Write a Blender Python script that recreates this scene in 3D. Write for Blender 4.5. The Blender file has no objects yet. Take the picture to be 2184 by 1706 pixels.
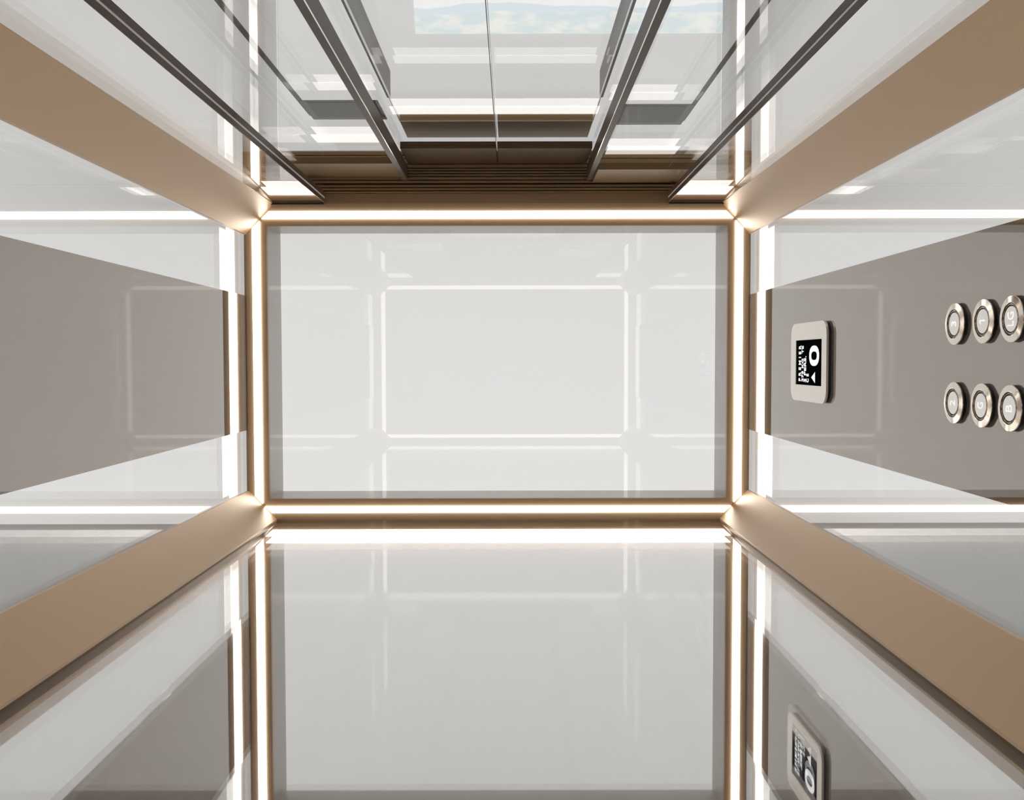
import bpy, bmesh, math, random
from mathutils import Vector, Matrix

SC = bpy.context.scene
COL = SC.collection
random.seed(4)

# The lift cabin: x to the right wall, +y to the mirror wall at the back, -y to the glass doors, z up.
# Heights are counted from the lens and lifted by ZS so that the cabin floor lies at z = 0.
ZS = 0.03
TOP = 2.1                      # underside of the ceiling frame
XL, XR = -0.5693, 0.5085       # outer edges of the ceiling frame
YF, YB = -0.3365, 0.3420
CXL, CXR = -0.5093, 0.4495     # chamfered corners, along x
CYF, CYB = -0.2718, 0.2798     # chamfered corners, along y
RXL, RXR, RYF, RYB = -0.525, 0.4633, -0.2892, 0.2974   # ceiling opening
PY0, PY1 = -0.1413, 0.1487     # grey panels on the side walls

# ------------------------------------------------------------------ materials
def new_mat(name):
    m = bpy.data.materials.new(name); m.use_nodes = True
    nt = m.node_tree; nt.nodes.clear()
    out = nt.nodes.new('ShaderNodeOutputMaterial')
    return m, nt, out

def principled(name, color, metallic=0.0, rough=0.5, noise=0.0, scale=8.0, stretch=(1, 1, 1), spec=0.5, bump=0.0):
    m, nt, out = new_mat(name)
    p = nt.nodes.new('ShaderNodeBsdfPrincipled')
    p.inputs['Base Color'].default_value = (*color, 1)
    p.inputs['Metallic'].default_value = metallic
    p.inputs['Roughness'].default_value = rough
    p.inputs['Specular IOR Level'].default_value = spec
    if noise > 0 or bump > 0:
        tc = nt.nodes.new('ShaderNodeTexCoord'); mp = nt.nodes.new('ShaderNodeMapping')
        mp.inputs['Scale'].default_value = stretch
        nz = nt.nodes.new('ShaderNodeTexNoise'); nz.inputs['Scale'].default_value = scale
        nz.inputs['Detail'].default_value = 3
        nt.links.new(tc.outputs['Object'], mp.inputs['Vector']); nt.links.new(mp.outputs['Vector'], nz.inputs['Vector'])
        if noise > 0:
            r = nt.nodes.new('ShaderNodeMapRange')
            r.inputs['To Min'].default_value = 1 - noise; r.inputs['To Max'].default_value = 1 + noise
            nt.links.new(nz.outputs['Fac'], r.inputs['Value'])
            mx = nt.nodes.new('ShaderNodeVectorMath'); mx.operation = 'SCALE'
            mx.inputs[0].default_value = color
            nt.links.new(r.outputs['Result'], mx.inputs['Scale'])
            nt.links.new(mx.outputs['Vector'], p.inputs['Base Color'])
        if bump > 0:
            b = nt.nodes.new('ShaderNodeBump'); b.inputs['Strength'].default_value = bump
            b.inputs['Distance'].default_value = 0.001
            nt.links.new(nz.outputs['Fac'], b.inputs['Height']); nt.links.new(b.outputs['Normal'], p.inputs['Normal'])
    nt.links.new(p.outputs['BSDF'], out.inputs['Surface'])
    return m

def glass_mat(name, tint=(0.997, 0.997, 0.996), f0=0.045, gain=1.0):
    """Clear flat glass: see-through straight on, mirror-like at a grazing angle (both faces)."""
    m, nt, out = new_mat(name)
    lw = nt.nodes.new('ShaderNodeLayerWeight'); lw.inputs['Blend'].default_value = 0.5
    pw = nt.nodes.new('ShaderNodeMath'); pw.operation = 'POWER'; pw.inputs[1].default_value = 5
    ma = nt.nodes.new('ShaderNodeMath'); ma.operation = 'MULTIPLY_ADD'
    ma.inputs[1].default_value = (1 - f0) * gain; ma.inputs[2].default_value = f0 * gain
    nt.links.new(lw.outputs['Facing'], pw.inputs[0]); nt.links.new(pw.outputs[0], ma.inputs[0])
    t = nt.nodes.new('ShaderNodeBsdfTransparent'); t.inputs['Color'].default_value = (*tint, 1)
    g = nt.nodes.new('ShaderNodeBsdfGlossy'); g.inputs['Roughness'].default_value = 0.0
    g.inputs['Color'].default_value = (1, 1, 1, 1)
    mix = nt.nodes.new('ShaderNodeMixShader')
    nt.links.new(ma.outputs[0], mix.inputs['Fac'])
    nt.links.new(t.outputs[0], mix.inputs[1]); nt.links.new(g.outputs[0], mix.inputs[2])
    nt.links.new(mix.outputs[0], out.inputs['Surface'])
    return m

def opal_mat(name, color, through=0.7):
    """White translucent sheet, lit by the daylight behind it and by the cabin in front of it."""
    m, nt, out = new_mat(name)
    d = nt.nodes.new('ShaderNodeBsdfDiffuse'); d.inputs['Color'].default_value = (*color, 1)
    t = nt.nodes.new('ShaderNodeBsdfTranslucent'); t.inputs['Color'].default_value = (*color, 1)
    mix = nt.nodes.new('ShaderNodeMixShader'); mix.inputs['Fac'].default_value = through
    nt.links.new(d.outputs[0], mix.inputs[1]); nt.links.new(t.outputs[0], mix.inputs[2])
    nt.links.new(mix.outputs[0], out.inputs['Surface'])
    return m

def emit_mat(name, color, strength):
    m, nt, out = new_mat(name)
    e = nt.nodes.new('ShaderNodeEmission')
    e.inputs['Color'].default_value = (*color, 1); e.inputs['Strength'].default_value = strength
    nt.links.new(e.outputs[0], out.inputs['Surface'])
    return m

def picture_mat(name):
    """Back-lit print: bright sky over pale misty hills and fields."""
    m, nt, out = new_mat(name)
    N, K = nt.nodes.new, nt.links.new
    tc = N('ShaderNodeTexCoord'); sp = N('ShaderNodeSeparateXYZ'); K(tc.outputs['Generated'], sp.inputs[0])
    # ridge line height over x
    def ridge(scale, amp, base, seed):
        cb = N('ShaderNodeCombineXYZ'); K(sp.outputs['X'], cb.inputs['X']); cb.inputs['Y'].default_value = seed
        nz = N('ShaderNodeTexNoise'); nz.inputs['Scale'].default_value = scale; nz.inputs['Detail'].default_value = 4
        K(cb.outputs[0], nz.inputs['Vector'])
        a = N('ShaderNodeMath'); a.operation = 'MULTIPLY_ADD'; a.inputs[1].default_value = amp; a.inputs[2].default_value = base
        K(nz.outputs['Fac'], a.inputs[0])
        s = N('ShaderNodeMath'); s.operation = 'SUBTRACT'; K(sp.outputs['Y'], s.inputs[0]); K(a.outputs[0], s.inputs[1])
        r = N('ShaderNodeMapRange'); r.inputs['From Min'].default_value = -0.006; r.inputs['From Max'].default_value = 0.006
        K(s.outputs[0], r.inputs['Value'])
        return r.outputs['Result']
    def mixc(fac, c1, c2):
        x = N('ShaderNodeMix'); x.data_type = 'RGBA'
        if isinstance(fac, float): x.inputs['Factor'].default_value = fac
        else: K(fac, x.inputs['Factor'])
        for key, c in ((6, c1), (7, c2)):
            if isinstance(c, tuple): x.inputs[key].default_value = (*c, 1)
            else: K(c, x.inputs[key])
        return x.outputs[2]
    far = ridge(3.0, 0.50, 0.29, 1.3)
    near = ridge(6.0, 0.20, 0.56, 7.7)
    mp = N('ShaderNodeMapping'); mp.inputs['Scale'].default_value = (16, 5, 1); K(tc.outputs['Generated'], mp.inputs['Vector'])
    fz = N('ShaderNodeTexNoise'); fz.inputs['Scale'].default_value = 1.0; fz.inputs['Detail'].default_value = 5
    K(mp.outputs[0], fz.inputs['Vector'])
    fr = N('ShaderNodeMapRange'); fr.inputs['From Min'].default_value = 0.42; fr.inputs['From Max'].default_value = 0.62
    K(fz.outputs['Fac'], fr.inputs['Value'])
    fields = mixc(fr.outputs['Result'], (0.74, 0.85, 0.86), (0.97, 0.97, 0.91))
    c = mixc(far, (1.0, 1.0, 1.0), (0.78, 0.87, 0.92))
    c = mixc(near, c, fields)
    e = N('ShaderNodeEmission'); e.inputs['Strength'].default_value = 0.90
    K(c, e.inputs['Color']); K(e.outputs[0], out.inputs['Surface'])
    return m

M = {
    'bronze':   principled('satin_bronze', (0.450, 0.306, 0.182), 0.50, 0.36, 0.03, 6, (1, 1, 0.3)),
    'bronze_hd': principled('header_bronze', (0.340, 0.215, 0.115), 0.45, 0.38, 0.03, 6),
    'bronze_dk': principled('dark_bronze', (0.075, 0.050, 0.037), 0.0, 0.4, 0.03, 6, spec=0.12),
    'bronze_gr': principled('track_bronze', (0.310, 0.205, 0.098), 0.40, 0.42, 0.05, 20, (0.4, 4, 1)),
    'edge':     principled('glass_edge_brown', (0.085, 0.050, 0.036), 0.0, 0.35, spec=0.12),
    'edge_lt':  principled('glass_edge_bright', (0.80, 0.82, 0.82), 0.0, 0.3),
    'glass':    glass_mat('clear_glass'),
    'glass_c':  glass_mat('ceiling_glass', f0=0.032),
    'rail':     principled('rail_bronze', (0.165, 0.106, 0.054), 0.3, 0.45, 0.03, 6, spec=0.2),
    'rail_shade':  principled('shaded_rail_bronze', (0.085, 0.054, 0.028), 0.3, 0.45, 0.03, 6, spec=0.2),  # rail bronze darkened: shade on the middle rails put into the colour
    'glass_e':  glass_mat('landing_glass', gain=0.16),
    'glass_d':  glass_mat('coated_door_glass', gain=0.26),
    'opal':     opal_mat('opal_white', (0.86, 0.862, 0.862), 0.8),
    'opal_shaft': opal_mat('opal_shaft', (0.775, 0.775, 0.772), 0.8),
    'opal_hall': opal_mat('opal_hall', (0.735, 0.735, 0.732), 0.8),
    'reveal':   principled('warm_grey_reveal', (0.47, 0.435, 0.40), 0.1, 0.30, 0.04, 5),
    'panel':    principled('grey_back_painted_panel', (0.425, 0.378, 0.340), 0.72, 0.02, 0.02, 2, spec=0.5),
    'mirror':   principled('grey_mirror', (0.70, 0.695, 0.685), 0.95, 0.022),
    'steel':    principled('brushed_steel', (0.86, 0.81, 0.745), 0.85, 0.34, 0.04, 40, (1, 1, 12)),
    'chrome':   principled('polished_nickel', (0.78, 0.71, 0.62), 1.0, 0.13),
    'cap':      principled('satin_nickel_cap', (0.88, 0.845, 0.81), 0.95, 0.24),
    'gasket':   principled('black_gasket', (0.012, 0.011, 0.010), 0.0, 0.4),
    'screen':   principled('black_screen', (0.006, 0.006, 0.006), 0.0, 0.3, spec=0.0),
    'glyph':    emit_mat('lit_glyph', (1, 1, 1), 1.15),
    'numeral':  emit_mat('brightened_numeral', (1.0, 0.97, 0.93), 0.98),  # emission added so the white numerals come out bright, no lamp behind them
    'led':      emit_mat('led_diffuser', (1.0, 0.970, 0.92), 6.4),
    'led_floor': emit_mat('floor_led_diffuser', (1.0, 0.94, 0.86), 3.6),
    'cover':    principled('dark_grey_cover', (0.060, 0.057, 0.054), 0.0, 0.6, spec=0.1),
    'cover_rim': principled('mid_grey_rim', (0.13, 0.13, 0.127), 0.0, 0.6, spec=0.1),
    'floor':    principled('pale_stone_floor', (0.34, 0.32, 0.30), 0.0, 0.35, 0.08, 14),
    'shaft_grey': principled('shaft_plaster', (0.46, 0.46, 0.455), 0.0, 0.8, 0.02, 5, spec=0.1),
    'hall':     principled('hall_plaster', (0.62, 0.62, 0.61), 0.0, 0.8, 0.02, 5),
    'picture':  picture_mat('misty_hills_print'),
}

# ------------------------------------------------------------------ mesh helpers
def bm_box(bm, x0, x1, y0, y1, z0, z1, bev=0.0):
    r = bmesh.ops.create_cube(bm, size=1.0)
    vs = r['verts']
    for v in vs:
        v.co = Vector(((x0 + x1) / 2 + v.co.x * (x1 - x0), (y0 + y1) / 2 + v.co.y * (y1 - y0), (z0 + z1) / 2 + v.co.z * (z1 - z0) + ZS))
    if bev > 0:
        es = list({e for v in vs for e in v.link_edges})
        bmesh.ops.bevel(bm, geom=es, offset=bev, segments=2, affect='EDGES', profile=0.5)

def bm_prism(bm, pts, z0, z1):
    """pts: plan outline (x, y), counter-clockwise."""
    lo = [bm.verts.new((x, y, z0 + ZS)) for x, y in pts]
    hi = [bm.verts.new((x, y, z1 + ZS)) for x, y in pts]
    n = len(pts)
    bm.faces.new(list(reversed(lo))); bm.faces.new(hi)
    for i in range(n):
        bm.faces.new((lo[i], lo[(i + 1) % n], hi[(i + 1) % n], hi[i]))

def link(name, bm, mat, parent=None, smooth=False):
    bmesh.ops.recalc_face_normals(bm, faces=bm.faces)
    me = bpy.data.meshes.new(name); bm.to_mesh(me); bm.free()
    me.materials.append(M[mat])
    if smooth:
        for p in me.polygons: p.use_smooth = True
    o = bpy.data.objects.new(name, me); COL.objects.link(o)
    if parent is not None:
        o.parent = parent
        o.matrix_parent_inverse = Matrix.Translation(parent.location).inverted()
    return o

def box(name, mat, x0, x1, y0, y1, z0, z1, bev=0.0, parent=None):
    bm = bmesh.new(); bm_box(bm, x0, x1, y0, y1, z0, z1, bev)
    return link(name, bm, mat, parent)

def empty(name, loc):
    o = bpy.data.objects.new(name, None); o.location = (loc[0], loc[1], loc[2] + ZS)
    o.empty_display_size = 0.05; COL.objects.link(o)
    return o

def thing(o, label, cat, group=None):
    o['label'] = label; o['category'] = cat
    if group: o['group'] = group
    return o

def structure(o, label=None, cat=None):
    o['kind'] = 'structure'
    if label: o['label'] = label
    if cat: o['category'] = cat
    return o

def text_mesh(body, width, height, extrude, bold=0.0):
    cu = bpy.data.curves.new('lettering', 'FONT'); cu.body = body; cu.size = 1.0
    cu.offset = bold; cu.resolution_u = 4; cu.space_character = 1.05
    t = bpy.data.objects.new('lettering', cu); COL.objects.link(t)
    dg = bpy.context.evaluated_depsgraph_get()
    me = bpy.data.meshes.new_from_object(t.evaluated_get(dg))
    bpy.data.objects.remove(t)
    xs = [v.co.x for v in me.vertices]; ys = [v.co.y for v in me.vertices]
    x0, x1, y0, y1 = min(xs), max(xs), min(ys), max(ys)
    bm = bmesh.new(); bm.from_mesh(me); bpy.data.meshes.remove(me)
    for v in bm.verts:
        v.co = Vector(((v.co.x - (x0 + x1) / 2) / max(x1 - x0, 1e-6) * width, (v.co.y - (y0 + y1) / 2) / max(y1 - y0, 1e-6) * height, 0))
    fs = list(bm.faces)
    r = bmesh.ops.extrude_face_region(bm, geom=fs)
    for g in r['geom']:
        if isinstance(g, bmesh.types.BMVert): g.co.z += extrude
    return bm

# right wall frame: text x -> -y, text y -> +z, text normal -> -x
WALL_R = Matrix(((0, 0, -1), (-1, 0, 0), (0, 1, 0))).to_4x4()
def on_wall(bm, x, y, z):
    bm.transform(Matrix.Translation((x, y, z + ZS)) @ WALL_R)
    return bm

# ------------------------------------------------------------------ world
w = bpy.data.worlds.new('overcast_sky'); SC.world = w; w.use_nodes = True
bg = w.node_tree.nodes['Background']
bg.inputs['Color'].default_value = (1.0, 0.995, 0.985, 1); bg.inputs['Strength'].default_value = 1.5

# ------------------------------------------------------------------ floor and floor frame
f = structure(box('floor', 'floor', -1.29, 1.23, YF - 0.16, YB + 0.40, -0.05, -0.03))
LED_OUT = (-0.5552, 0.4947, -0.3200, 0.3276)
LED_IN = (-0.5390, 0.4789, -0.3042, 0.3137)

def ring_piece(bm, side, o, i, z0, z1, cut=0.0):
    """one mitred side of a rectangular ring, o/i = outer/inner rectangle (x0, x1, y0, y1)"""
    ox0, ox1, oy0, oy1 = o; ix0, ix1, iy0, iy1 = i
    if side == 'front':  pts = [(ox0, oy0), (ox1, oy0), (ix1, iy0), (ix0, iy0)]
    if side == 'back':   pts = [(ix0, iy1), (ix1, iy1), (ox1, oy1), (ox0, oy1)]
    if side == 'left':   pts = [(ox0, oy0), (ix0, iy0), (ix0, iy1), (ox0, oy1)]
    if side == 'right':  pts = [(ix1, iy0), (ox1, oy0), (ox1, oy1), (ix1, iy1)]
    bm_prism(bm, pts, z0, z1)

SIDES = {'front': 'along the glass doors', 'back': 'along the mirror wall', 'left': 'along the left wall', 'right': 'along the control panel wall'}

# mitred light strips, cut off by the chamfered corner posts
def strip_pts(side):
    if side == 'front':  return [(-0.5186, -0.3200), (0.4579, -0.3200), (0.4736, -0.3042), (-0.5346, -0.3042)]
    if side == 'back':   return [(-0.5342, 0.3137), (0.4732, 0.3137), (0.4574, 0.3276), (-0.5187, 0.3276)]
    if side == 'left':   return [(-0.5552, -0.2837), (-0.5390, -0.2994), (-0.5390, 0.3073), (-0.5552, 0.2904)]
    return [(0.4789, -0.2993), (0.4947, -0.2835), (0.4947, 0.2913), (0.4789, 0.3055)]

for s, where in SIDES.items():
    bm = bmesh.new(); bm_prism(bm, strip_pts(s), TOP - 0.005, TOP + 0.004)
    o = link('ceiling_light_strip', bm, 'led')
    thing(o, 'glowing white light strip in the bronze ceiling frame ' + where, 'light strip', 'light strips around the ceiling')

FZ = 0.05
for s, where in SIDES.items():
    bm = bmesh.new(); bm_prism(bm, strip_pts(s), FZ - 0.004, FZ + 0.003)
    o = link('floor_light_strip', bm, 'led_floor')
    thing(o, 'glowing white light strip at the foot of the cabin ' + where, 'light strip', 'light strips around the floor')

# floor kerb
k = structure(empty('baseboard_cabin', (0, 0, -0.03)), 'bronze kerb frame around the cabin floor', 'baseboard')
for s in SIDES:
    bm = bmesh.new()
    ring_piece(bm, s, (XL, XR, YF, YB), (RXL, RXR, RYF, RYB), -0.03, FZ - 0.002)
    link('kerb', bm, 'bronze', k)

# ------------------------------------------------------------------ ceiling
c = structure(empty('ceiling', (0, 0, TOP)), 'white luminous ceiling behind clear glass in a bronze frame', 'ceiling')
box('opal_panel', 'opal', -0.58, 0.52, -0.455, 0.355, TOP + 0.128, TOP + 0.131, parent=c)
box('glass_pane', 'glass_c', RXL, RXR, RYF, RYB, TOP + 0.002, TOP + 0.010, parent=c)
bm = bmesh.new()
t = 0.006
bm_box(bm, RXL - t, RXL, RYF - t, RYB + t, TOP + 0.011, TOP + 0.127)
bm_box(bm, RXR, RXR + t, RYF - t, RYB + t, TOP + 0.011, TOP + 0.127)
bm_box(bm, RXL, RXR, RYF - t, RYF, TOP + 0.011, TOP + 0.127)
bm_box(bm, RXL, RXR, RYB, RYB + t, TOP + 0.011, TOP + 0.127)
link('reveal', bm, 'reveal', c)

cs = structure(empty('ceiling_shaft', (0, 0, TOP)), 'white sheets closing the shaft around the lift', 'ceiling')
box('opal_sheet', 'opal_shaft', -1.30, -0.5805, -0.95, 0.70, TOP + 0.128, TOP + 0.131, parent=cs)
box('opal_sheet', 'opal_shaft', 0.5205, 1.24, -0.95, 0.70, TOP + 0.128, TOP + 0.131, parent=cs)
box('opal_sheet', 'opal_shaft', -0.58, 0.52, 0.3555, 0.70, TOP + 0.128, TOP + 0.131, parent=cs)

fr = structure(empty('trim_1', (0, 0, TOP)), 'bronze ceiling frame carrying the light strips', 'ceiling frame')
for s in SIDES:
    bm = bmesh.new()
    ring_piece(bm, s, (XL, XR, YF, YB), (RXL, RXR, RYF, RYB), TOP, TOP + 0.011)
    link('frame_bar', bm, 'bronze', fr)

bm = bmesh.new()
bm_box(bm, XL - 0.0054, XL - 0.0002, CYF, YB + 0.004, TOP + 0.004, TOP + 0.008)
bm_box(bm, XR + 0.0002, XR + 0.0044, CYF, YB + 0.004, TOP + 0.004, TOP + 0.008)
bm_box(bm, XL - 0.012, XR + 0.012, YB + 0.0002, YB + 0.0160, TOP + 0.004, TOP + 0.008)
link('gap_seal', bm, 'bronze', fr)

# ------------------------------------------------------------------ corner posts
posts = [
    ('FL', [(CXL, YF), (XL, CYF), (XL - 0.0055, CYF), (XL - 0.0055, YF - 0.001), (CXL, YF - 0.001)], 'wide flat bronze corner post between the doors and the blank grey left panel'),
    ('FR', [(CXR, YF), (CXR, YF - 0.001), (XR + 0.0045, YF - 0.001), (XR + 0.0045, CYF), (XR, CYF)], 'wide flat bronze corner post between the doors and the push-button wall'),
    ('BL', [(CXL, YB), (CXL, YB + 0.004), (XL - 0.0045, YB + 0.004), (XL - 0.0045, CYB), (XL, CYB)], 'wide flat bronze corner post between the mirror wall and the blank grey left panel'),
    ('BR', [(CXR, YB), (XR, CYB), (XR + 0.0045, CYB), (XR + 0.0045, YB + 0.004), (CXR, YB + 0.004)], 'wide flat bronze corner post between the mirror wall and the push-button wall'),
]
for n, pts, lab in posts:
    bm = bmesh.new(); bm_prism(bm, pts, FZ - 0.08, TOP + 0.001)
    thing(link('corner_post', bm, 'bronze'), lab, 'post', 'bronze corner posts')

# ------------------------------------------------------------------ side and back walls
GT = 0.007
def side_wall(name, xi, sgn, lab):
    """glass wall whose inner face is at xi, with white opal shaft sheet behind it"""
    r = structure(empty(name, (xi, 0, -0.03)), lab, 'wall')
    a, b = sorted((xi, xi + sgn * GT))
    box('glass_pane', 'glass', a, b, YF - 0.0005, YB + 0.003, -0.03, TOP + 0.0036, parent=r)
    a, b = sorted((xi + sgn * 0.700, xi + sgn * 0.703))
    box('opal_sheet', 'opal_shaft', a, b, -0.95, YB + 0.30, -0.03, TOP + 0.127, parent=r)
    return r
GXL, GXR = XL - 0.0055, XR + 0.0045
side_wall('wall_left', GXL, -1, 'clear glass left wall with white shaft behind it')
side_wall('wall_right', GXR, 1, 'clear glass right wall with white shaft behind it')

pl = box('wall_panel', 'panel', GXL + 0.0003, GXL + 0.0020, PY0, PY1, FZ + 0.0, TOP + 0.0036)
thing(pl, 'blank glossy grey vertical panel on the left glass wall', 'panel')
pr = box('wall_panel', 'panel', GXR - 0.0020, GXR - 0.0003, PY0, PY1, FZ + 0.0, TOP + 0.0036)
thing(pr, 'glossy grey vertical panel on the right wall that carries the display and push buttons', 'panel')
PX = GXR - 0.0020

wb = structure(empty('wall_back', (0, YB, -0.03)), 'grey mirror wall behind clear glass at the back of the lift', 'wall')
box('glass_pane', 'glass', XL - 0.004, XR + 0.004, YB + 0.004, YB + 0.004 + GT, -0.03, TOP + 0.0036, parent=wb)
box('mirror_sheet', 'mirror', XL - 0.012, XR + 0.012, YB + 0.0115, YB + 0.015, -0.03, TOP + 0.0036, parent=wb)

ws = structure(empty('wall_shaft_back', (0, YB, -0.03)), 'grey shaft wall beyond the clear side walls', 'wall')
box('wall_face', 'shaft_grey', -1.27, XL - 0.0125, YB + 0.0115, YB + 0.02, -0.03, TOP + 0.010, parent=ws)
box('wall_face', 'shaft_grey', XR + 0.0125, 1.20, YB + 0.0115, YB + 0.02, -0.03, TOP + 0.010, parent=ws)

# ------------------------------------------------------------------ display
d = thing(empty('floor_display', (PX, 0.0025, 1.66)), 'steel framed screen reading 0 with an up arrow, on the grey panel', 'display')
DX = 0.5032
def rounded_plate(y0, y1, z0, z1, rad, x0, x1, hole=None, n=8):
    """plate in the yz plane with rounded corners and an optional rectangular hole"""
    cy, cz = (y0 + y1) / 2, (z0 + z1) / 2
    outer = []
    for sy, sz, a0 in ((1, 1, 0), (-1, 1, 90), (-1, -1, 180), (1, -1, 270)):
        for q in range(n + 1):
            a = math.radians(a0 + 90 * q / n)
            oy = (y1 - rad if sy > 0 else y0 + rad); oz = (z1 - rad if sz > 0 else z0 + rad)
            outer.append((oy + rad * math.cos(a), oz + rad * math.sin(a)))
    bm = bmesh.new()
    m = len(outer)
    A = [bm.verts.new((x0, y, z + ZS)) for y, z in outer]; B = [bm.verts.new((x1, y, z + ZS)) for y, z in outer]
    for i in range(m): bm.faces.new((A[i], A[(i + 1) % m], B[(i + 1) % m], B[i]))
    if hole is None:
        bm.faces.new(A); bm.faces.new(list(reversed(B)))
    else:
        hy0, hy1, hz0, hz1 = hole
        hc = [(hy1, hz1), (hy0, hz1), (hy0, hz0), (hy1, hz0)]
        for S in (A, B):
            x = S[0].co.x
            H = [bm.verts.new((x, y, z + ZS)) for y, z in hc]
            for qd in range(4):
                seg = S[qd * (n + 1):(qd + 1) * (n + 1)]
                for i in range(n): bm.faces.new((seg[i], seg[i + 1], H[qd]))
                nx = S[((qd + 1) * (n + 1)) % m]
                bm.faces.new((seg[-1], nx, H[(qd + 1) % 4], H[qd]))
            if S is A: HA = H
        for i in range(4): bm.faces.new((HA[i], HA[(i + 1) % 4], H[(i + 1) % 4], H[i]))
    return bm
SY0, SY1, SZ0, SZ1 = -0.0350, 0.0424, 1.5868, 1.7300
bm = rounded_plate(-0.0645, 0.0705, 1.5625, 1.7600, 0.022, DX, DX + 0.0035, hole=(SY0, SY1, SZ0, SZ1))
link('bezel', bm, 'steel', d)
bm = rounded_plate(-0.0632, 0.0692, 1.5640, 1.7590, 0.021, DX + 0.0035, PX - 0.0002)
link('backing', bm, 'gasket', d)
scr = box('screen', 'screen', DX + 0.0014, DX + 0.0034, SY0 + 0.0004, SY1 - 0.0004, SZ0 + 0.0004, SZ1 - 0.0004, parent=d)
GX = DX + 0.0013
def glyphs(body, u0, u1, v0, v1, bold):
    bm = text_mesh(body, (u1 - u0) / 1000, (v1 - v0) / 1000, 0.0002, bold)
    on_wall(bm, GX, SY1 - (u0 + u1) / 2000, SZ1 - (v0 + v1) / 2000)
    link('lettering', bm, 'glyph', scr)
glyphs('P R E M I E R', 6.2, 68.6, 14.0, 27.0, 0.030)
glyphs('275 KG', 5.6, 45.2, 31.0, 41.6, 0.030)
glyphs('TE', 54.0, 67.5, 31.0, 41.6, 0.025)
glyphs('3 PERS.', 4.8, 49.8, 45.0, 56.6, 0.030)
glyphs('C E', 4.6, 19.6, 59.0, 71.7, 0.030)
# the large 0
bm = bmesh.new()
def sup(ru, rv, n, e):
    for i in range(n):
        a = 2 * math.pi * i / n; c_, s_ = math.cos(a), math.sin(a)
        yield (math.copysign(abs(c_) ** e, c_) * ru, math.copysign(abs(s_) ** e, s_) * rv)
uo = [Vector((x, y, 0.0002)) for x, y in sup(0.017, 0.0262, 48, 0.86)]
ui = [Vector((x, y, 0.0002)) for x, y in sup(0.0072, 0.0150, 48, 0.78)]
VO = [bm.verts.new(p) for p in uo]; VI = [bm.verts.new(p) for p in ui]
VO2 = [bm.verts.new((p.x, p.y, 0)) for p in uo]
for i in range(48):
    j = (i + 1) % 48
    bm.faces.new((VO[i], VO[j], VI[j], VI[i])); bm.faces.new((VO[i], VO2[i], VO2[j], VO[j]))
on_wall(bm, GX, SY1 - 0.0500, SZ1 - 0.1003); link('lettering', bm, 'glyph', scr)
bm = bmesh.new()
tri = [bm.verts.new((x, y, 0.0002)) for x, y in ((-0.0091, -0.010), (0.0091, -0.010), (0, 0.010))]
bm.faces.new(tri)
r = bmesh.ops.extrude_face_region(bm, geom=list(bm.faces))
for g in r['geom']:
    if isinstance(g, bmesh.types.BMVert): g.co.z -= 0.0002
on_wall(bm, GX, SY1 - 0.0137, SZ1 - 0.0960); link('arrow', bm, 'glyph', scr)

# ------------------------------------------------------------------ push buttons
def lathe(profile, n=48):
    bm = bmesh.new(); rings = []
    for r, h in profile:
        rings.append([bm.verts.new((r * math.cos(2 * math.pi * i / n), r * math.sin(2 * math.pi * i / n), h)) for i in range(n)] if r > 0 else [bm.verts.new((0, 0, h))])
    for a, b in zip(rings, rings[1:]):
        for i in range(n):
            j = (i + 1) % n
            if len(a) == 1: bm.faces.new((a[0], b[i], b[j]))
            elif len(b) == 1: bm.faces.new((a[i], a[j], b[0]))
            else: bm.faces.new((a[i], a[j], b[j], b[i]))
    return bm
def auto_smooth(o, deg=28):
    for p in o.data.polygons: p.use_smooth = True
    o.data.set_sharp_from_angle(angle=math.radians(deg))
COLLAR = [(0.0236, 0), (0.0236, 0.0034), (0.0160, 0.0036), (0, 0.0036)]
BEZEL = [(0.0236, 0.0033), (0.0240, 0.0036), (0.0240, 0.0042), (0.0236, 0.0046), (0.0172, 0.0058), (0.0166, 0.0056), (0.0165, 0.0034)]
RING = [(0.0156, 0.0034), (0.0155, 0.0052), (0.0151, 0.0055), (0.0147, 0.0052), (0.0146, 0.0034)]
CAP = [(0.0133, 0.0034), (0.0132, 0.0046), (0.0128, 0.0050), (0.0080, 0.0052), (0, 0.0053)]
def button(sym, y, z, wid, where):
    r = empty('push_button', (PX, y, z))
    thing(r, f'round nickel push button marked {sym}, {where}', 'push button', 'floor push buttons on the grey panel')
    for nm, prof, mat in (('collar', COLLAR, 'gasket'), ('bezel', BEZEL, 'chrome'), ('ring', RING, 'chrome'), ('cap', CAP, 'cap')):
        o = link(nm, on_wall(lathe(prof), PX, y, z), mat, r); auto_smooth(o)
    if sym == '1':
        bm = bmesh.new()
        out = [(0.0016, -0.0059), (0.0016, 0.0059), (0.0004, 0.0059), (-0.0026, 0.0041), (-0.0026, 0.0026), (-0.0001, 0.0038), (-0.0001, -0.0059)]
        bm.faces.new([bm.verts.new((x, y, 0.0004)) for x, y in out])
        g = bmesh.ops.extrude_face_region(bm, geom=list(bm.faces))['geom']
        for v in g:
            if isinstance(v, bmesh.types.BMVert): v.co.z = 0.0
    else:
        bm = text_mesh(sym, wid, 0.0118, 0.0004, -0.004)
    link('lettering', on_wall(bm, PX - 0.0052, y, z), 'numeral', r)
button('3', -0.0413, 1.1188, 0.0062, 'nearest the display in the row by the doors')
button('1', -0.0416, 1.0514, 0.0052, 'middle of the row nearer the doors')
button('LG', -0.0416, 0.9915, 0.0145, 'last of the row nearer the doors')
button('2', 0.0491, 1.1188, 0.0062, 'nearest the display in the row by the mirror wall')
button('G', 0.0491, 1.0524, 0.0072, 'middle of the row nearer the mirror wall')
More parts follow.
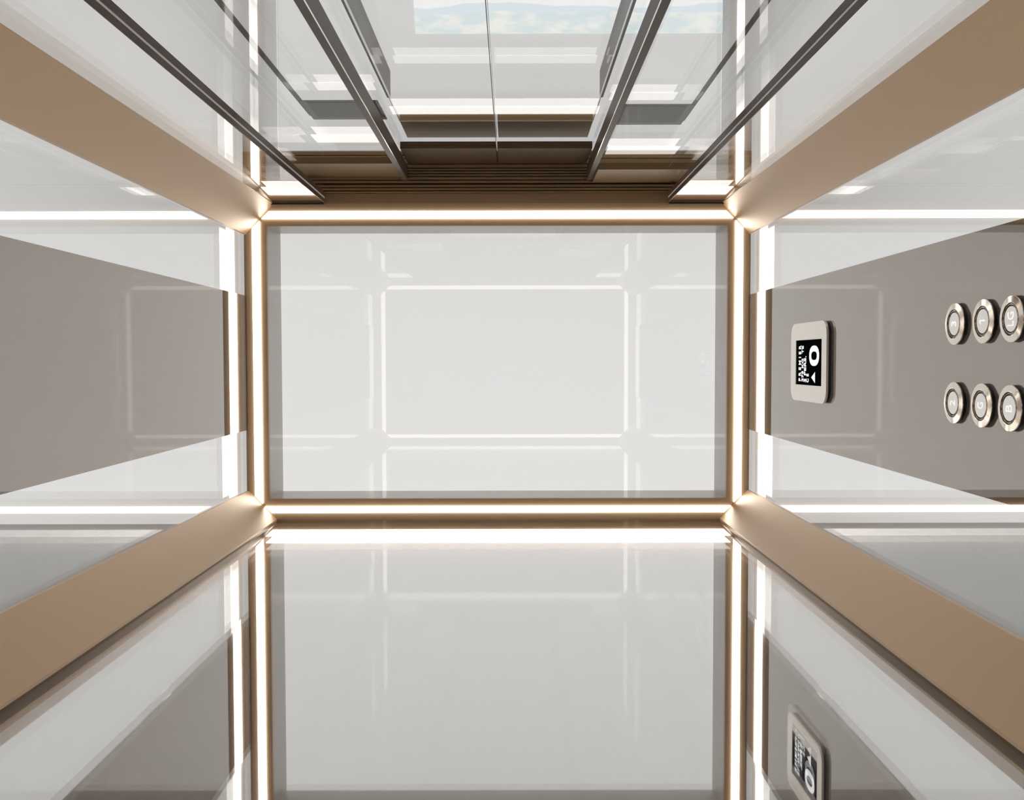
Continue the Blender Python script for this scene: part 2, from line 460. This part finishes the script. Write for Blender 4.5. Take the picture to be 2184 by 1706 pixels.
button('B', 0.0492, 0.9918, 0.0074, 'last of the row nearer the mirror wall')

# ------------------------------------------------------------------ door header with tracks
h = structure(empty('trim_2', (0, -0.4, TOP)), 'dark bronze door header soffit with sliding tracks', 'door header')
box('soffit', 'bronze_hd', GXL, GXR, -0.3575, YF, TOP, TOP + 0.02, parent=h)
def slats(edges, x0, x1, gap=0.0018, mat='bronze_gr'):
    bm = bmesh.new()
    for a, b in zip(edges, edges[1:]):
        bm_box(bm, x0, x1, a + gap / 2, b - gap / 2, TOP - 0.0002, TOP + 0.012, 0.0006)
    return bm
link('track', slats([-0.3768, -0.3703, -0.3636, -0.3575], GXL, GXR), 'bronze_gr', h)
link('track', slats([-0.4480, -0.4383, -0.4310, -0.4201, -0.4115, -0.4056, -0.3997, -0.3938, -0.3860, -0.3790], GXL, GXR), 'bronze_gr', h)
box('track_bed', 'bronze_dk', GXL, GXR, -0.448, -0.3575, TOP + 0.008, TOP + 0.02, parent=h)

# ------------------------------------------------------------------ fixed glass screens beside the door
def screen(name, x0, x1, free, lab):
    r = structure(empty(name, ((x0 + x1) / 2, -0.34, -0.03)), lab, 'glass screen')
    for y0, y1 in ((-0.3440, -0.3375), (-0.3600, -0.3530)):
        box('glass_pane', 'glass' if y0 > -0.35 else 'glass_d', x0, x1, y0, y1, -0.03, TOP - 0.002, parent=r)
    sg = 1 if free > (x0 + x1) / 2 else -1
    e0, e1 = sorted((free, free + sg * 0.0012))
    for y0, y1 in ((-0.3465, -0.3375), (-0.3600, -0.3502)):
        box('edge_strip', 'edge', e0, e1, y0, y1, -0.03, TOP - 0.001, parent=r)
    e0, e1 = sorted((free - sg * 0.004, free + sg * 0.0006))
    box('spacer', 'edge_lt', e0, e1, -0.3502, -0.3465, -0.03, TOP - 0.001, parent=r)
    box('channel', 'bronze_dk', x0, x1, -0.3370, -0.3330, TOP - 0.010, TOP + 0.0, parent=r)
    box('glass_pane', 'glass_d', x0, x1, -0.3790, -0.3740, -0.03, TOP - 0.002, parent=r)
    return r
screen('wall_front_left', GXL, -0.4000, -0.4000, 'fixed clear glass screen left of the sliding doors')
screen('wall_front_right', 0.3350, GXR, 0.3350, 'fixed clear glass screen right of the sliding doors')

# ------------------------------------------------------------------ sliding doors
RB = 1.955
def door(name, lab, x0, x1, yg, rail_y, stile=None, zt=TOP, gt=0.008, glass='glass_d', rail='rail'):
    r = structure(empty(name, ((x0 + x1) / 2, yg, -0.03)), lab, 'glass door')
    box('glass_pane', glass, x0, x1, yg - gt, yg, -0.02, RB + 0.02, parent=r)
    box('top_rail', rail, x0, x1, rail_y - 0.014, rail_y, RB, zt - 0.002, 0.0008, parent=r)
    if stile:
        a, b, ya, yb = stile
        box('stile', 'bronze_dk', a, b, ya, yb, -0.02, zt - 0.001, 0.0010, parent=r)
        xe = b if b < 0 else a
        box('edge_highlight', 'chrome', xe - 0.0006, xe + 0.0006, yb - 0.0014, yb - 0.0002, -0.02, zt - 0.002, parent=r)  # bright strip stands in for the highlight along the stile corner
    return r
door('door_1', 'left sliding glass door with bronze top rail and leading stile', -0.5200, -0.2330, -0.3930, -0.3920, (-0.2330, -0.2215, -0.4160, -0.3850))
door('door_2', 'right sliding glass door with bronze top rail and leading stile', 0.1720, 0.4600, -0.3800, -0.3795, (0.1605, 0.1715, -0.4160, -0.3850))
door('door_3', 'left leaf of the middle pair of glass doors', -0.2215, -0.0303, -0.4225, -0.4215, rail='rail_shade')
door('door_4', 'right leaf of the middle pair of glass doors', -0.0287, 0.1605, -0.4225, -0.4215, rail='rail_shade')
for n, x in (('door_3', -0.0303), ('door_4', -0.0287)):
    a, b = (x - 0.0006, x) if n == 'door_3' else (x, x + 0.0006)
    box('edge_strip', 'edge_lt' if n == 'door_4' else 'gasket', a, b, -0.4305, -0.4225, -0.02, RB, parent=bpy.data.objects[n])
door('door_5', 'left leaf of the landing glass doors beyond the lift doors', -0.2220, -0.0310, -0.4760, -0.4754, glass='glass_e', rail='bronze_hd')
door('door_6', 'right leaf of the landing glass doors beyond the lift doors', -0.0280, 0.1620, -0.4760, -0.4754, glass='glass_e', rail='bronze_hd')

for n, x, sg in (('door_5', -0.2220, 1), ('door_6', 0.1620, -1)):
    d_ = bpy.data.objects[n]
    a, b = sorted((x, x + sg * 0.0008))
    box('edge_strip', 'edge_lt', a, b, -0.4834, -0.4764, -0.02, RB - 0.002, parent=d_)
    box('edge_strip', 'gasket', a, b, -0.4763, -0.4752, -0.02, RB - 0.002, parent=d_)
    a, b = sorted((x, -0.0310 if n == 'door_5' else -0.0280))
    box('rail_bead', 'edge_lt', a, b, -0.4754, -0.4748, RB - 0.003, RB + 0.0005, parent=d_)

# landing jambs and side screens
def landing_side(sgn, xin, xout, yp, lab):
    r = structure(empty('window_1' if sgn < 0 else 'window_2', ((xin + xout) / 2, yp, -0.03)), lab, 'glass side screen')
    a, b = sorted((xin, xout))
    box('glass_pane', 'glass_d', a, b, yp - 0.008, yp, -0.03, TOP - 0.002, parent=r)
    a, b = sorted((xout, xout + sgn * 0.0016))
    box('edge_strip', 'cover_rim', a, b, yp - 0.010, yp, -0.03, 1.80, parent=r)
    a, b = sorted((xin, xin + sgn * 0.006))
    box('jamb', 'bronze_dk', a, b, -0.535, -0.486, -0.03, 1.823, parent=r)
    return r
landing_side(-1, -0.2235, -0.3673, -0.4480, 'glass landing screen with dark jamb left of the landing doors')
landing_side(1, 0.1630, 0.3140, -0.4370, 'glass landing screen with dark jamb right of the landing doors')

def cover(x0, x1, y, z0, z1, slot, lab):
    r = thing(empty('operator_cover', ((x0 + x1) / 2, y, z0)), lab, 'cover', 'grey door operator covers')
    bm = bmesh.new()
    bx = 0.012
    bm_box(bm, x0, x1, y - 0.002, y + 0.0, z0, z1, 0.0)
    link('rim', bm, 'cover_rim', r)
    a, b = (x0 + bx, x1) if slot < 0 else (x0, x1 - bx)
    box('face', 'cover', a, b, y, y + 0.0012, z0 + 0.004, z1 - 0.022, parent=r)
    return r
cover(-0.3655, -0.2300, -0.4462, 1.695, 1.8220, -1, 'dark grey operator cover on the glass left of the landing doors')
cover(0.1690, 0.3125, -0.4352, 1.682, 1.8200, 1, 'dark grey operator cover on the glass right of the landing doors')

# ------------------------------------------------------------------ landing hall
ch = structure(empty('ceiling_hall', (0, -1.5, 2.45)), 'pale luminous ceiling of the landing beyond the doors', 'ceiling')
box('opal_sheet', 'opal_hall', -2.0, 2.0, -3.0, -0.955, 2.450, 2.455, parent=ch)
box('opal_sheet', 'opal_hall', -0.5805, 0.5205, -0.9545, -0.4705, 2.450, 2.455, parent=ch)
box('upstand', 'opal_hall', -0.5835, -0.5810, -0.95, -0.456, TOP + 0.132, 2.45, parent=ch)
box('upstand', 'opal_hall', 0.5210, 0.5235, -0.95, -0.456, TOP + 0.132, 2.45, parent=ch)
structure(box('wall_hall_near', 'hall', -0.5805, 0.5205, -0.470, -0.4560, TOP + 0.10, 2.455))
structure(box('wall_hall_left', 'hall', -2.02, -2.0, -3.0, -0.47, -0.03, 2.45))
structure(box('wall_hall_right', 'hall', 2.0, 2.02, -3.0, -0.47, -0.03, 2.45))
wn = structure(empty('added_window', (0, -3.0, -0.03)), 'added unseen glazed wall letting daylight in at the far end of the landing', 'window')  # out of view, added to throw daylight through the doors onto the back posts
box('glass_pane', 'glass_d', -2.0, 2.0, -3.012, -3.004, 0.05, 2.40, parent=wn)
for x in (-1.98, -1.0, 0.0, 1.0, 1.98):
    box('mullion', 'bronze_dk', x - 0.02, x + 0.02, -3.02, -3.0, -0.03, 2.45, parent=wn)
for z in (-0.03, 2.40):
    box('rail', 'bronze_dk', -2.0, 2.0, -3.02, -3.0, z, z + 0.05, parent=wn)
structure(box('floor_hall', 'floor', -2.0, 2.0, -3.0, YF - 0.165, -0.05, -0.03))
p = thing(empty('ceiling_picture_panel', (0.24, -1.2, 2.44)), 'luminous ceiling panel printed with pale misty hills beyond the glass doors', 'light panel')
bm = bmesh.new()
vs = [bm.verts.new((x, y, 2.4390 + ZS)) for x, y in ((-0.2365, -0.8085), (0.7230, -0.8085), (0.7520, -0.9500), (-0.2450, -0.9500))]
bm.faces.new(vs)
rr = bmesh.ops.extrude_face_region(bm, geom=list(bm.faces))
for g in rr['geom']:
    if isinstance(g, bmesh.types.BMVert): g.co.z += 0.008
link('lit_print', bm, 'picture', p)

# ------------------------------------------------------------------ camera
cam = bpy.data.cameras.new('camera'); co = bpy.data.objects.new('camera', cam); COL.objects.link(co)
cam.sensor_fit = 'HORIZONTAL'; cam.sensor_width = 36.0; cam.lens = 2080 / 2184 * 36.0
cam.clip_start = 0.005; cam.clip_end = 100
tl = math.atan(83.5 / 2080); ro = 0.0018
fw = Vector((0, math.sin(tl), math.cos(tl))); up = Vector((0, -math.cos(tl), math.sin(tl))); rt = Vector((1, 0, 0))
up2 = (up + ro * rt).normalized(); rt2 = (rt - ro * up).normalized()
R3 = Matrix((rt2, up2, -fw)).transposed()
co.matrix_world = Matrix.Translation((0, 0, ZS)) @ R3.to_4x4()
SC.camera = co

# ------------------------------------------------------------------ rendering look
SC.view_settings.view_transform = 'Standard'; SC.view_settings.look = 'None'
SC.view_settings.exposure = 0.0; SC.view_settings.gamma = 1.0; SC.view_settings.use_curve_mapping = False
cy = SC.cycles
cy.max_bounces = 24; cy.glossy_bounces = 16; cy.diffuse_bounces = 5; cy.transmission_bounces = 12; cy.transparent_max_bounces = 48
cy.sample_clamp_indirect = 4.0; cy.blur_glossy = 0.0
cy.use_denoising = True
